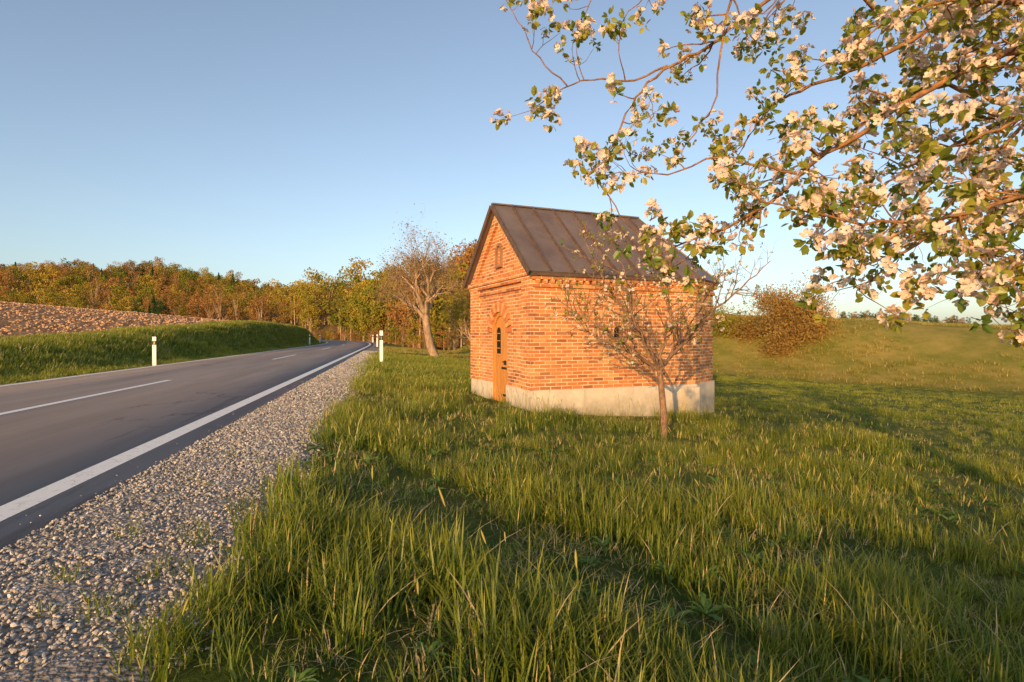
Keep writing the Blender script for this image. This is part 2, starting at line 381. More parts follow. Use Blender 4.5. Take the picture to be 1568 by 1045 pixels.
def unit(v): return v/(np.linalg.norm(v)+1e-9)
def twig(p,d,L,r,up=.2,jit=.35,n=6):
    P=[p];dd=unit(d)
    for i in range(n):
        dd=unit(dd+rng.normal(0,jit/2,3)+np.array([0,0,up/n*1.5])); P.append(P[-1]+dd*L/n)
    return np.array(P),np.linspace(r,r*.35,n+1)
def sprout(polys,spacing,Lr,rr,up=.2,t0=.1,ang=(.6,1.3)):
    out=[]
    for P,Rr in polys:
        L=np.linalg.norm(np.diff(P,axis=0),axis=1).sum(); n_=max(1,int(L/spacing+rng.random()))
        for _ in range(n_):
            t=rng.uniform(t0,.98); fi=t*(len(P)-1); i=int(fi); p=P[i]+(P[min(i+1,len(P)-1)]-P[i])*(fi-i)
            tg=unit(P[min(i+1,len(P)-1)]-P[max(i-1,0)]); o=unit(np.cross(tg,rng.normal(0,1,3))); a=rng.uniform(*ang)
            d=tg*math.cos(a)+o*math.sin(a)
            out.append(twig(p,d,rng.uniform(*Lr)*(1-.35*t),min(Rr[i]*.7,rr),up))
    return out
def bark(name,a,b,sc=25):
    n=NT(name); P=n.pos(); m=n.n('ShaderNodeMapping',{'Vector':P,'Scale':(1,1,.35)}).outputs[0]; f=n.noise(sc,m,6,.7)
    return n.bsdf(n.mix(n.mapr(f,.35,.65),a,b),.9,n.bump(f,.9,.02))
BARK=bark('apple_bark_mat',(.13,.065,.03),(.44,.22,.09))
BARK2=bark('young_bark_mat',(.14,.085,.06),(.42,.235,.13),30)
BARK3=bark('roadside_bark_mat',(.24,.15,.09),(.54,.36,.22),5)

PET=(lambda n:n.leaf(n.mix(n.attr('pk'),(.92,.78,.64),(.86,.50,.38)),.35,.5,0))(NT('petal_mat'))
LEAF=(lambda n:n.leaf(n.mix(n.rand(),(.14,.22,.03),(.44,.38,.045)),.45,.4,.03,))(NT('apple_leaf_mat'))
STAM=simple('stamen_mat',(.6,.5,.12),.8)
def cluster(seed,nfl,nlf,rad=.04):
    rr=np.random.default_rng(seed); v=[];f=[];fm=[];pk=[]
    def add(vs,fs,m,p):
        b=len(v); v.extend(vs); f.extend([tuple(q+b for q in x) for x in fs]); fm.extend([m]*len(fs)); pk.extend(p)
    for i in range(nfl):
        d=unit(rr.normal(0,1,3)+np.array([0,0,.35])); c=d*rad*rr.uniform(.7,1.1); a=unit(np.cross(d,rr.normal(0,1,3))); b=np.cross(d,a)
        pr=rr.uniform(.016,.023); cup=rr.uniform(.2,.9); pink=.1+rr.random()*.6
        for k in range(5):
            an=k*1.2566+rr.uniform(-.15,.15); u=a*math.cos(an)+b*math.sin(an); w=np.cross(d,u)
            pts=[c+u*.002, c+u*pr*.55-w*pr*.42+d*pr*.2*cup, c+u*pr*.95-w*pr*.33+d*pr*.55*cup, c+u*pr*1.08+d*pr*.6*cup, c+u*pr*.95+w*pr*.33+d*pr*.55*cup, c+u*pr*.55+w*pr*.42+d*pr*.2*cup, c+u*pr*.6+d*pr*.1*cup]
            pp=[pink*.3,pink*.6,pink,pink*1.2,pink,pink*.6,pink*.3]
            add([tuple(q) for q in pts],[(0,1,6),(1,2,3,6),(3,4,5,6),(0,6,5)],0,pp)
        for k in range(4):
            u=unit(a*rr.normal()+b*rr.normal()); q=c+u*.003
            add([tuple(q),tuple(q+w*.0012),tuple(q+d*.009+u*.003)],[(0,1,2)],2,[0,0,0])
    for i in range(nlf):
        d=unit(rr.normal(0,1,3)+np.array([0,0,.15])); L=rr.uniform(.028,.052); w=unit(np.cross(d,rr.normal(0,1,3))); up=np.cross(d,w); c=d*rad*.25; W=L*.3; fold=rr.uniform(.1,.6)
        cv_=rr.uniform(-.3,.5)
        pts=[c,c+d*L*.35-w*W+up*W*fold,c+d*L*.75-w*W*.8+up*(W*fold+L*.1*cv_),c+d*L+up*L*.3*cv_,c+d*L*.75+w*W*.8+up*(W*fold+L*.1*cv_),c+d*L*.35+w*W+up*W*fold,c+d*L*.5+up*L*.05]
        add([tuple(q) for q in pts],[(0,1,6),(1,2,3,6),(3,4,5,6),(0,6,5)],1,[0]*7)
    me=mesh('cluster',v,f,[PET,LEAF,STAM],False,fm); a_=me.attributes.new('pk','FLOAT','POINT'); a_.data.foreach_set('value',np.asarray(pk,dtype=np.float32))
    return bpy.data.objects.new('cluster',me)

# ---------------- big apple tree ----------------
apple=empty('apple_tree',(4.3,1.6,0)); off=np.array([4.3,1.6,0])
Fk=[4.1,1.7,.2]
mains=[
 ([Fk,[3.2,2.2,1.1],[2.34,2.6,1.50],[2.14,2.6,1.56],[1.6,2.8,1.8],[1.1,2.9,1.95],[.5,3.0,2.0],[.1,3.,1.9]],.05,.008,.65),
 ([[1.6,2.8,1.8],[1.30,2.9,1.71],[.99,2.9,1.46],[.72,2.85,1.31],[.57,2.8,1.12],[.50,2.8,.9],[.37,2.8,.78]],.012,.003,.6),
 ([[.78,2.86,1.35],[.6,2.9,1.28],[.38,2.9,1.31],[.23,2.85,1.22],[.1,2.8,1.1]],.006,.0025,.6),
 ([[.28,2.87,1.25],[.14,2.9,1.4],[.04,2.9,1.58],[-.03,2.9,1.7]],.004,.002,.4),
 ([[1.1,2.9,1.95],[1.07,2.8,1.65],[1.02,2.8,1.4],[1.0,2.8,1.15],[.9,2.8,1.0],[.8,2.8,.87]],.008,.0025,.5),
 ([[.5,3.,2.],[.42,2.9,1.75],[.35,2.9,1.6]],.005,.002,.6),
 ([[.8,2.95,1.98],[.72,2.8,1.75],[.6,2.8,1.6],[.5,2.8,1.5]],.005,.002,.6),
 ([Fk,[3.0,1.9,.95],[1.89,2.1,1.07],[1.68,2.2,1.01],[1.51,2.2,.88],[1.34,2.3,.79],[1.17,2.35,.67],[1.12,2.4,.56],[.93,2.45,.46],[.74,2.5,.4],[.62,2.5,.34]],.034,.003,1.1),
 ([[1.17,2.35,.67],[1.0,2.4,.72],[.88,2.4,.77],[.7,2.5,.70],[.5,2.6,.74],[.38,2.6,.72]],.006,.002,.6),
 ([[.40,2.7,.75],[.45,2.65,.62],[.53,2.6,.52],[.6,2.55,.42]],.004,.002,.6),
 ([Fk,[3.,1.9,.6],[1.8,2.0,.5],[1.6,2.0,.42],[1.42,2.0,.39],[1.19,2.0,.39],[1.07,2.05,.44],[.9,2.1,.5],[.8,2.15,.62]],.02,.002,1.2),
 ([[1.6,2.,.42],[1.42,2.1,.3],[1.3,2.15,.24],[1.16,2.1,.32]],.007,.002,1.1),
 ([[2.4,1.95,.52],[1.95,2.1,.35],[1.8,2.0,.22],[1.70,2.0,.12],[1.64,2.0,.05]],.009,.002,1.5),
 ([[2.6,1.95,.5],[2.1,1.95,.36],[1.8,1.9,.30],[1.6,1.9,.19],[1.5,1.9,.14]],.009,.002,1.4),
 ([[2.9,2.2,.6],[2.4,2.35,.4],[2.15,2.35,.25],[2.0,2.35,.12]],.009,.002,1.5),
 ([[2.14,2.6,1.56],[1.91,2.7,1.41],[1.6,2.75,1.25],[1.38,2.8,1.2],[1.23,2.8,1.1],[1.15,2.8,.95],[1.05,2.8,.8]],.014,.003,1.0),
 ([[1.9,2.7,1.4],[1.5,2.5,1.5],[1.1,2.35,1.4],[.95,2.3,1.25]],.01,.002,.8),
 ([Fk,[3.2,2.4,.9],[2.25,2.5,.98],[2.05,2.5,.9],[1.83,2.5,.78],[1.62,2.5,.61],[1.5,2.5,.41]],.022,.003,1.4),
 ([[2.25,2.5,.98],[2.,2.7,1.2],[1.8,2.8,1.1],[1.6,2.9,.95],[1.35,3.,.8],[1.25,3.,.65]],.012,.003,1.3),
 ([[2.34,2.6,1.5],[2.,2.3,1.35],[1.75,2.2,1.3],[1.5,2.2,1.25],[1.3,2.2,1.1]],.012,.003,1.3),
 ([[3.,2.2,.8],[2.4,2.6,.7],[2.1,2.7,.6],[1.9,2.7,.45],[1.75,2.7,.35]],.012,.003,1.6),
 ([[2.3,2.6,1.0],[2.0,2.9,.85],[1.8,3.,.65],[1.6,3.,.5]],.009,.003,1.3),
 ([[2.4,1.95,.9],[2.0,1.9,.85],[1.7,1.85,.72],[1.45,1.9,.62],[1.3,1.9,.66]],.010,.003,1.1),
 ([[2.1,2.3,.9],[1.9,2.4,.6],[1.6,2.4,.3],[1.45,2.4,.2]],.008,.003,1.3),
 ([[3.,2.3,1.3],[2.4,2.4,1.2],[2.1,2.4,1.25],[1.8,2.4,1.15]],.009,.003,1.5),
 ([[2.6,2.5,1.5],[2.3,2.7,1.6],[1.95,2.8,1.62],[1.7,2.8,1.5]],.009,.003,1.4),
]
polys=[];tw=[]
trunk=[(smooth_poly([[4.3,1.6,-2.0],[4.3,1.6,-1.2],[4.2,1.65,-.4],Fk],14),np.linspace(.19,.12,14))]
for pts,r0,r1,dn in mains:
    P=smooth_poly(pts); P[1:-1]+=rng.normal(0,.006,(len(P)-2,3)); polys.append((P,np.linspace(r0,r1,len(P))))
    vis=[(P,np.linspace(r0,r1,len(P)))]
    t1=sprout(vis,.085/dn,(.10,.38),.005,.25,.15); tw+=t1
nm=len(polys)
for i in range(7):
    a=[-.2,.6,1.3,-1.0,-1.7,2.2,2.9][i]; d=np.array([math.cos(a),math.sin(a)*.8-.1,.85]); 
    if i in(5,6): d=np.array([-.2,-1.,1.1]) if i==5 else np.array([.1,.2,1.5])
    P,Rr=twig(np.array(Fk),d,2.4,.07,.2,.25,12); polys.append((P,Rr)); t1=sprout([(P,Rr)],.3,(.5,1.1),.02,.3,.3); polys+=t1; tw+=sprout(t1,.22,(.2,.5),.006,.3)
tw2=sprout(tw,.13,(.05,.18),.003,.25,.25)
allp=trunk+polys+tw+tw2
v,f=tubes([(P-off,R) for P,R in allp],lambda r:10 if r>.05 else(7 if r>.012 else(5 if r>.004 else 4)))
obj('branches',mesh('branches',v,f,[BARK],True),apple)
cp=[];cs=[]
for P,Rr in tw+tw2:
    cp.append(P[-1]); cs.append(rng.uniform(.75,1.2))
    if rng.random()<.45: cp.append(P[3]+rng.normal(0,.008,3)); cs.append(rng.uniform(.6,1.0))
for P,Rr in polys[:nm]: cp.append(P[-1]); cs.append(1.1)
cp=np.array(cp)-off; N=len(cp)
kinds=rng.choice(8,N,p=[.12,.12,.11,.11,.10,.16,.15,.13])
protos=[cluster(i,[5,6,5,4,3,0,0,1][i],[5,4,6,6,6,6,8,7][i]) for i in range(8)]
instancer('blossoms_and_leaves',protos,cp,rng.uniform(-.6,.6,(N,3))*np.array([1,1,5]),np.array(cs),kinds,apple)
print('clusters',N)

# ---------------- young tree by the chapel ----------------
o2=np.array([2.66,10,-1.84]); yt=empty('young_apple_tree',tuple(o2))
f2=[2.60,10,-.62]
ym=[([[2.68,10,-2.0],[2.68,10,-1.5],[2.64,10,-1.05],f2],.065,.05),
 ([f2,[2.2,9.9,-.35],[1.7,9.8,-.0],[1.1,9.8,.4],[.75,9.8,.7]],.035,.006),
 ([f2,[2.4,10.1,-.1],[2.0,10.2,.5],[1.5,10.2,1.2],[1.2,10.1,1.9]],.035,.006),
 ([f2,[2.65,9.9,.0],[2.75,9.8,.6],[2.5,9.8,1.15]],.03,.006),
 ([f2,[2.95,10,-.2],[3.4,10,.3],[3.9,9.9,.75],[4.5,9.9,1.3]],.035,.006),
 ([f2,[3.1,10.3,-.05],[3.5,10.4,.6],[3.9,10.4,1.3]],.03,.006),
 ([f2,[2.1,10.3,-.3],[1.5,10.4,.0],[1.1,10.4,.2]],.025,.005),
 ([f2,[2.3,9.7,-.2],[2.0,9.5,.3],[1.9,9.4,.9],[1.7,9.4,1.6]],.025,.005)]
yp=[]
for pts,a,b in ym:
    P=smooth_poly(pts,16); P[1:-1]+=rng.normal(0,.02,(14,3))*(a<.05); yp.append((P,np.linspace(a,b,16)))
y1=sprout(yp[1:],.10,(.35,1.0),.012,.35,.12); y2=sprout(y1,.13,(.12,.42),.006,.3,.2); 
v,f=tubes([(P-o2,R) for P,R in yp+y1+y2],lambda r:10 if r>.04 else(6 if r>.01 else 4))
obj('branches',mesh('young_branches',v,f,[BARK2],True),yt)
cp=[P[rng.integers(2,7)] for P,R in y1+y2 if rng.random()<.6]; cp=np.array(cp)-o2; N=len(cp)
instancer('buds_and_leaves',[cluster(40+i,[0,0,2][i],[4,5,3][i]) for i in range(3)],cp,rng.uniform(-1,1,(N,3)),rng.uniform(.7,1.4,N),rng.integers(0,3,N),yt)

# ---------------- roadside trees & bushes ----------------
def grow(p,d,L,r,lvl,out,maxl,spread=.75,up=.25,nc=(3,5)):
    P,Rr=twig(p,d,L,r,up,.3,6); Rr=np.linspace(r,r*.5,7); out.append((P,Rr,lvl))
    if lvl>=maxl: return
    for k in range(rng.integers(*nc)+1):
        i=rng.integers(2,7); o=unit(np.cross(d,rng.normal(0,1,3))); a=rng.uniform(.35,spread+.25); dd=unit(d)*math.cos(a)+o*math.sin(a)
        grow(P[i],dd,L*rng.uniform(.55,.8),Rr[i]*.62,lvl+1,out,maxl,spread,up,nc)
def leafquads(pts,size):
    v=[];f=[]
    for p in pts:
        s=size*rng.uniform(.5,1.3); a=unit(rng.normal(0,1,3)); b=unit(np.cross(a,rng.normal(0,1,3)))*s*rng.uniform(.4,.8); a=a*s; q=len(v)
        v+=[tuple(p-a*.5),tuple(p+b*.4),tuple(p+a*.5),tuple(p-b*.4)]; f.append((q,q+1,q+2,q+3))
    return v,f
def leafmat(name,a,b,tr=.3):
    n=NT(name); c=n.mix(n.mapr(n.noise(1.2,n.n('ShaderNodeTexCoord').outputs['Object'],3),.35,.65),a,b)
    return n.leaf(c,tr,.6,0)
def bigtree(name,loc,Ht,r0,leafm,nl,lsize,bm=BARK3,maxl=4,spread=.75,trunkf=.3,leafspread=.25,an=(.2,.85),i0=4):
    e=empty(name,tuple(loc)); out=[]
    grow(np.zeros(3),np.array([0.02,0,1.]),Ht*trunkf,r0,0,out,0)
    P0,R0,_=out[0]; R0[:]=np.linspace(r0,r0*.75,7)
    for k in range(6):
        a=k*1.05+rng.uniform(-.3,.3); q=rng.uniform(*an); d=np.array([math.cos(a)*math.sin(q),math.sin(a)*math.sin(q),math.cos(q)])
        grow(P0[rng.integers(i0,7)],d,Ht*.3,r0*.5,1,out,maxl,spread,.35,(3,5))
    v,f=tubes([(P,R) for P,R,_ in out],lambda r:8 if r>.05 else 3)
    obj('branches',mesh(name+'_branches',v,f,[bm],True),e)
    tips=[P[rng.integers(2,7)]+rng.normal(0,leafspread,3) for P,R,l in out if l>=maxl-1]
    pts=[tips[i] + rng.normal(0,leafspread,3) for i in rng.integers(0,len(tips),nl)]
    v,f=leafquads(pts,lsize); obj('leaves',mesh(name+'_leaves',v,f,[leafm]),e); return e
LM_bud=leafmat('bud_leaf_mat',(.30,.17,.055),(.42,.27,.075))
LM_yg=leafmat('spring_leaf_mat',(.22,.22,.03),(.40,.32,.05))
LM_br=leafmat('brown_leaf_mat',(.32,.19,.05),(.44,.27,.075))
def gz(x,y): return float(terrain([x],[y])[0])
bigtree('roadside_tree',(-5.6,42,gz(-5.6,42)-.1),9.6,.34,LM_bud,3500,.14,maxl=5,trunkf=.36,an=(.15,.75),i0=5)
bigtree('roadside_tree',(-2.8,46,gz(-2.8,46)-.1),6.6,.16,LM_yg,5500,.16,maxl=4)
bigtree('roadside_tree',(-3.4,58,gz(-3.4,58)-.1),9.5,.2,LM_br,11000,.2,maxl=4)
bigtree('bush',(17.6,36.5,gz(17.6,36.5)-.35),5.2,.13,LM_br,20000,.14,maxl=4,trunkf=.10,leafspread=.3)
bigtree('hedge_shrub',(14.2,39,gz(14.2,39)-.4),3.2,.08,LM_yg,5000,.13,maxl=3,trunkf=.1,leafspread=.3)
bigtree('hedge_shrub',(15.6,38,gz(15.6,38)-.4),2.2,.08,LM_br,4000,.13,maxl=3,trunkf=.1,leafspread=.3)
bigtree('hedge_shrub',(16.6,35.5,gz(16.6,35.5)-.4),1.8,.08,LM_br,4500,.13,maxl=3,trunkf=.1,leafspread=.3)
bigtree('hedge_shrub',(18.8,36.5,gz(18.8,36.5)-.4),1.9,.08,LM_br,4500,.13,maxl=3,trunkf=.1,leafspread=.3)
bigtree('hedge_shrub',(33.5,33.5,gz(33.5,33.5)-.3),2.6,.08,LM_yg,4500,.13,maxl=3,trunkf=.1,leafspread=.3)
for i,(x_,y_,h_) in enumerate(((-3.0,-6.2,2.6),(-1.3,-5.2,2.7),(.3,-4.6,3.0),(1.8,-5.4,3.3),(3.6,-4.8,3.0),(5.4,-5.6,3.2))):  # unseen shrubs added behind the camera to cast shade on the foreground grass
    bigtree('shade_caster_shrub',(x_,y_,-1.7),h_,.07,LM_yg,4200,.17,maxl=3,trunkf=.12,leafspread=.2)

# ---------------- forest ----------------
def forest_proto(seed,kind,mat):
    rr=np.random.default_rng(seed); v=[];f=[];fm=[]
    P=np.array([[0,0,-.05],[0,0,.25],[rr.normal(0,.01),0,.6]]); tv,tf=tubes([(P,np.array([.018,.014,.006]))],lambda r:5); v+=tv; f+=tf; fm+=[1]*len(tf)
    pts=[]
    if kind=='con':
        for i in range(900):
            t=rr.random()**.8; z=.14+.86*t; R=.19*(1-t)**.8*(.75+.25*math.sin(z*60)); a=rr.uniform(0,6.28); q=R*rr.uniform(.6,1.05); pts.append([q*math.cos(a),q*math.sin(a),z-.02*q])
        sz=.042
    else:
        cl=[]
        for i in range(rr.integers(15,24)):
            a=rr.uniform(0,6.28); z=rr.uniform(.3,.9); R=.26*math.sin(math.pi*min(1,(z-.15)/.85)**.9)**.7*rr.uniform(.3,1.); cl.append((R*math.cos(a),R*math.sin(a),z,rr.uniform(.06,.13)))
        n_=1000 if kind=='leaf' else 750
        for i in range(n_):
            c=cl[rr.integers(len(cl))]; d=unit(rr.normal(0,1,3))*c[3]*rr.random()**.35; pts.append([c[0]+d[0],c[1]+d[1],c[2]+d[2]*.85])
        sz=.040
        if kind=='bare':
            for c in cl:
                P=np.array([[0,0,.25+rr.uniform(0,.2)],[c[0]*.5,c[1]*.5,c[2]*.8],[c[0],c[1],c[2]]]); b=len(v); tv,tf=tubes([(P,np.array([.008,.005,.002]))],lambda r:3); v+=tv; f+=[tuple(q+b for q in x) for x in tf]; fm+=[1]*len(tf)
    for p in pts:
        p=np.array(p); s=sz*rr.uniform(.5,1.3); a=unit(rr.normal(0,1,3)); b=unit(np.cross(a,rr.normal(0,1,3)))*s*(.75 if kind!='bare' else .3); a=a*s*(1 if kind!='bare' else 1.3); q=len(v)
        v+=[tuple(p-a*.5),tuple(p+b*.4),tuple(p+a*.5),tuple(p-b*.4)]; f.append((q,q+1,q+2,q+3)); fm.append(0)
    return bpy.data.objects.new('tree',mesh('tree',v,f,[mat,BARK3],False,fm))
def fmat(name,a,b,c):
    n=NT(name); col=n.ramp(n.rand(),[(0,a),(.5,b),(1,c)]); return n.leaf(col,.2,.6,0)
FM=[fmat('forest_spring_mat',(.18,.20,.03),(.32,.25,.035),(.46,.31,.055)),fmat('forest_brown_mat',(.27,.14,.045),(.44,.21,.065),(.22,.16,.045)),fmat('forest_conifer_mat',(.06,.11,.03),(.09,.13,.035),(.045,.09,.03))]
fp=[forest_proto(1,'leaf',FM[0]),forest_proto(2,'leaf',FM[0]),forest_proto(3,'leaf',FM[1]),forest_proto(4,'bare',FM[1]),forest_proto(5,'bare',FM[1]),forest_proto(6,'con',FM[2]),forest_proto(7,'leaf',FM[1]),forest_proto(8,'leaf',FM[2])]
def fscatter(n,x0,x1,y0,y1,cond):
    x=rng.uniform(x0,x1,n); y=rng.uniform(y0,y1,n); z,r,s,v=terrain(x,y,True); k=cond(x,y,r,s,v); return x[k],y[k],z[k]
A=fscatter(1300,-60,40,62,150,lambda x,y,r,s,v:(r>9.5)&(s>66)&(x<.22*y-2)&(v<y*1.2)&((s>74)|(x>-8)))
B=fscatter(5200,-560,70,150,470,lambda x,y,r,s,v:(np.abs(r)>11)&(x<.16*y)&((r>0)|(y>185))&(x>-1.1*y))
sz=[np.clip(rng.normal(10,2,len(A[0])),5,15)*np.interp(A[1],[62,80,150],[.8,.95,1.2]),np.clip(rng.normal(13.5,3.2,len(B[0])),6,22)]
X=np.r_[A[0],B[0]];Y=np.r_[A[1],B[1]];Zz=np.r_[A[2],B[2]];sc=np.r_[sz[0],sz[1]]; N=len(X)
grp=wob(X,Y,.05,3)+.6*wob(X,Y,.13,7)+rng.normal(0,.4,N)
idx=np.where(grp>.1,rng.choice([0,1],N),np.where(grp>-.95,rng.choice([2,3,4,6],N),rng.choice([5,7],N)))
hi=(Y>300)&(rng.random(N)<.24); idx=np.where(hi,rng.choice([5,7,7],N),idx); sc=np.where(idx==5,sc*.9,sc)
instancer('forest',fp,np.stack([X,Y,Zz-.3],1),np.stack([rng.uniform(-.05,.05,N),rng.uniform(-.05,.05,N),rng.uniform(0,6.28,N)],1),sc,idx)
print('forest',N)
Xs,Ys,Zs=fscatter(3000,-90,30,55,230,lambda x,y,r,s,v:(r>7.5)&(r<16)&(s>60)&(x<.2*y-3)); N=len(Xs)
instancer('forest_edge_shrubs',[forest_proto(20,'leaf',FM[0]),forest_proto(21,'leaf',FM[1]),forest_proto(22,'bare',FM[1])],np.stack([Xs,Ys,Zs-.6],1),np.stack([np.zeros(N),np.zeros(N),rng.uniform(0,6,N)],1),rng.uniform(2,4.5,N),rng.integers(0,3,N))
N=90; x=rng.uniform(170,240,N); y=300+rng.uniform(-8,8,N); z=terrain(x,y)
instancer('distant_tree_line',[forest_proto(30,'leaf',FM[1]),forest_proto(31,'leaf',FM[2])],np.stack([x,y,z-.4],1),np.zeros((N,3)),rng.uniform(4,8,N),rng.integers(0,2,N))

# ---------------- chapel ----------------
L=4.285; W=3.92; HW=2.60; SL=.85
ch=empty('brick_chapel',(AX,AY,-1.16),CA)
foot=[(0,0),(L,0),(L+1.1,.635),(L+1.55,1.4),(L+1.55,2.52),(L+1.1,3.285),(L,W),(0,W)]
def offs(poly,d):
    n_=len(poly); out=[]
    for i in range(n_):
        p0=Vector(poly[i-1]);p1=Vector(poly[i]);p2=Vector(poly[(i+1)%n_])
        e1=(p1-p0).normalized();e2=(p2-p1).normalized();n1=Vector((e1.y,-e1.x));n2=Vector((e2.y,-e2.x)); b=(n1+n2)/(1+n1.dot(n2))
        out.append(tuple(p1+b*d))
    return out
def prism(name,poly,z0,z1,mat,parent=ch,axis='z'):
    n_=len(poly)
    if axis=='z': v=[(a,b,z0) for a,b in poly]+[(a,b,z1) for a,b in poly]
    elif axis=='x': v=[(z0,a,b) for a,b in poly]+[(z1,a,b) for a,b in poly]
    else: v=[(a,z0,b) for a,b in poly]+[(a,z1,b) for a,b in poly]
    f=[tuple(range(n_))[::-1],tuple(range(n_,2*n_))]+[(i,(i+1)%n_,n_+(i+1)%n_,n_+i) for i in range(n_)]
    me=mesh(name,v,f,[mat]); bm=bmesh.new(); bm.from_mesh(me); bmesh.ops.recalc_face_normals(bm,faces=bm.faces); bm.to_mesh(me); bm.free()
    boxuv(me); return obj(name,me,parent)
def boxuv(me):
    uv=me.uv_layers.get('UVMap') or me.uv_layers.new(name='UVMap')
    for p in me.polygons:
        nn=p.normal
        for li in p.loop_indices:
            co=me.vertices[me.loops[li].vertex_index].co
            if abs(nn.z)>.8: uv.data[li].uv=(co.x,co.y)
            else:
                t=Vector((-nn.y,nn.x,0)).normalized(); uv.data[li].uv=(co.x*t.x+co.y*t.y,co.z)
def cut(o,cs):
    for c in cs:
        m=o.modifiers.new('b','BOOLEAN'); m.operation='DIFFERENCE'; m.object=c; m.solver='EXACT'
    bpy.context.view_layer.update(); dg=bpy.context.evaluated_depsgraph_get()
    me=bpy.data.meshes.new_from_object(o.evaluated_get(dg)); o.modifiers.clear(); o.data=me
    for l in list(me.uv_layers): me.uv_layers.remove(l)
    boxuv(me)
    for c in cs: bpy.data.objects.remove(c)
def box(name,a,b,mat,parent=ch): return prism(name,[(a[0],a[1]),(b[0],a[1]),(b[0],b[1]),(a[0],b[1])],a[2],b[2],mat,parent)
def brickmat(name):
    n=NT(name); uv=n.n('ShaderNodeUVMap').outputs[0]; P=n.pos()
    wuv=n.n('ShaderNodeVectorMath',{0:uv,1:n.n('ShaderNodeVectorMath',{0:n.noise(5,P,2,.5,'Color'),'Scale':.012},operation='SCALE').outputs[0]},operation='ADD').outputs[0]
    br=n.n('ShaderNodeTexBrick',{'Vector':wuv,'Scale':1.,'Mortar Size':.0085,'Mortar Smooth':.25,'Bias':0.,'Brick Width':.262,'Row Height':.078,'Color1':(0,0,0),'Color2':(1,1,1),'Mortar':(.5,.5,.5)})
    bc=n.ramp(br.outputs['Color'],[(0,(.28,.085,.035)),(.2,(.58,.18,.05)),(.75,(.72,.26,.07)),(1,(.80,.38,.13))])
    bc=n.mix(n.mapr(n.noise(22,P,5,.7),.3,.75,0,.4),bc,(.42,.13,.05))
    bc=n.mix(n.mapr(n.noise(1.1,P,4,.6),.5,.8,0,.45),bc,(.78,.38,.15))
    bc=n.mix(n.mapr(n.noise(.7,P,5,.65),.55,.75,0,.5),bc,(.36,.12,.055))
    mc=n.mix(n.mapr(n.noise(3,P,4),.35,.65),(.92,.76,.52),(.64,.45,.28))
    c=n.mix(br.outputs['Fac'],bc,mc)
    hb=n.math('ADD',n.math('MULTIPLY',br.outputs['Fac'],-1.),n.math('MULTIPLY',n.noise(60,P,4,.7),.35))
    return n.bsdf(c,.88,n.bump(hb,.7,.01),0,.2)
BRICK=brickmat('brick_mat')
n=NT('concrete_mat'); P=n.pos()
c=n.mix(n.mapr(n.noise(2.5,P,6,.65),.3,.7),(.58,.48,.37),(.76,.65,.51)); c=n.mix(n.mapr(n.noise(14,P,5,.7),.55,.8,0,.5),c,(.40,.33,.26))
sz_=n.n('ShaderNodeSeparateXYZ',{0:P}).outputs[2]
c=n.mix(n.math('MULTIPLY',n.mapr(sz_,-1.75,-1.3,1,0),n.mapr(n.noise(3,P,5,.7),.3,.7,.2,.9)),c,(.22,.19,.12))
c=n.mix(n.mapr(n.noise(1.4,n.n('ShaderNodeMapping',{'Vector':P,'Scale':(3,3,.5)}).outputs[0],5,.7),.55,.7,0,.45),c,(.36,.28,.19))
CONC=n.bsdf(c,.9,n.bump(n.noise(50,P,5,.7),.4,.008))
SPR=1.23; RD=.5; YC=W/2
def archpoly(yc,hw,z0,zs,n_=14,r=None):
    r=r or hw; return [(yc-hw,z0),(yc+hw,z0)]+[(yc+hw*math.cos(math.pi*i/n_),zs+r*math.sin(math.pi*i/n_)) for i in range(n_+1)]
front=prism('front_wall',[(0,0),(W,0),(W,HW),(W/2,HW+SL*W/2),(0,HW)],0.,.36,BRICK,axis='x')
c1=prism('c1',archpoly(YC,RD,-.5,SPR),-.1,.24,BRICK,axis='x'); c2=prism('c2',archpoly(YC,.13,2.86,3.18),-.1,.2,BRICK,axis='x')
cut(front,[c1,c2])
body=prism('nave_walls',[(.36,0)]+foot[1:-1]+[(.36,W)],0.,HW-.005,BRICK)
c3=prism('c3',archpoly(2.10,.12,1.12,1.26),-.1,.2,BRICK,axis='y'); cut(body,[c3])
pl=prism('plinth',offs(foot,.045),-1.4,0.,CONC)
c4=box('c4',(-.3,YC-RD,-.5),(.24,YC+RD,.2),CONC); cut(pl,[c4])
box('door_step',(-.35,YC-.7,-1.2),(.0-.046,YC+.7,-.5),CONC)
box('plinth_footing',(L-.42,-.17,-1.4),(L-.02,-.048,-.06),CONC)
box('pilaster_right',(-.085,-.002,.001),(-.001,.50,2.34),BRICK); box('pilaster_left',(-.085,3.42,.001),(-.001,W+.002,2.34),BRICK)
prism('cornice_lower',offs(foot,.050),2.185,2.262,BRICK); prism('cornice_middle',offs(foot,.09),2.345,2.432,BRICK); prism('cornice_upper',offs(foot,.125),2.434,2.54,BRICK)
for i in range(int(L/.17)): box('dentil_%02d'%i,(.02+i*.17,-.085,2.264),(.10+i*.17,-.001,2.344),BRICK)
def rake(name,sgn):
    a=[(0,HW-.058),(W/2,HW+SL*W/2-.06),(W/2,HW+SL*W/2-.36),(.33,HW-.058)]
    if sgn<0: a=[(W-y,z) for y,z in a]
    prism(name,a,-.085,-.001,BRICK,axis='x')
rake('gable_band_right',1); rake('gable_band_left',-1)
nv=15
VR=simple('arch_brick_mat',(.56,.18,.065),.9,0,.3,6); VR2=simple('arch_brick_light_mat',(.72,.32,.12),.9,0,.3,6)
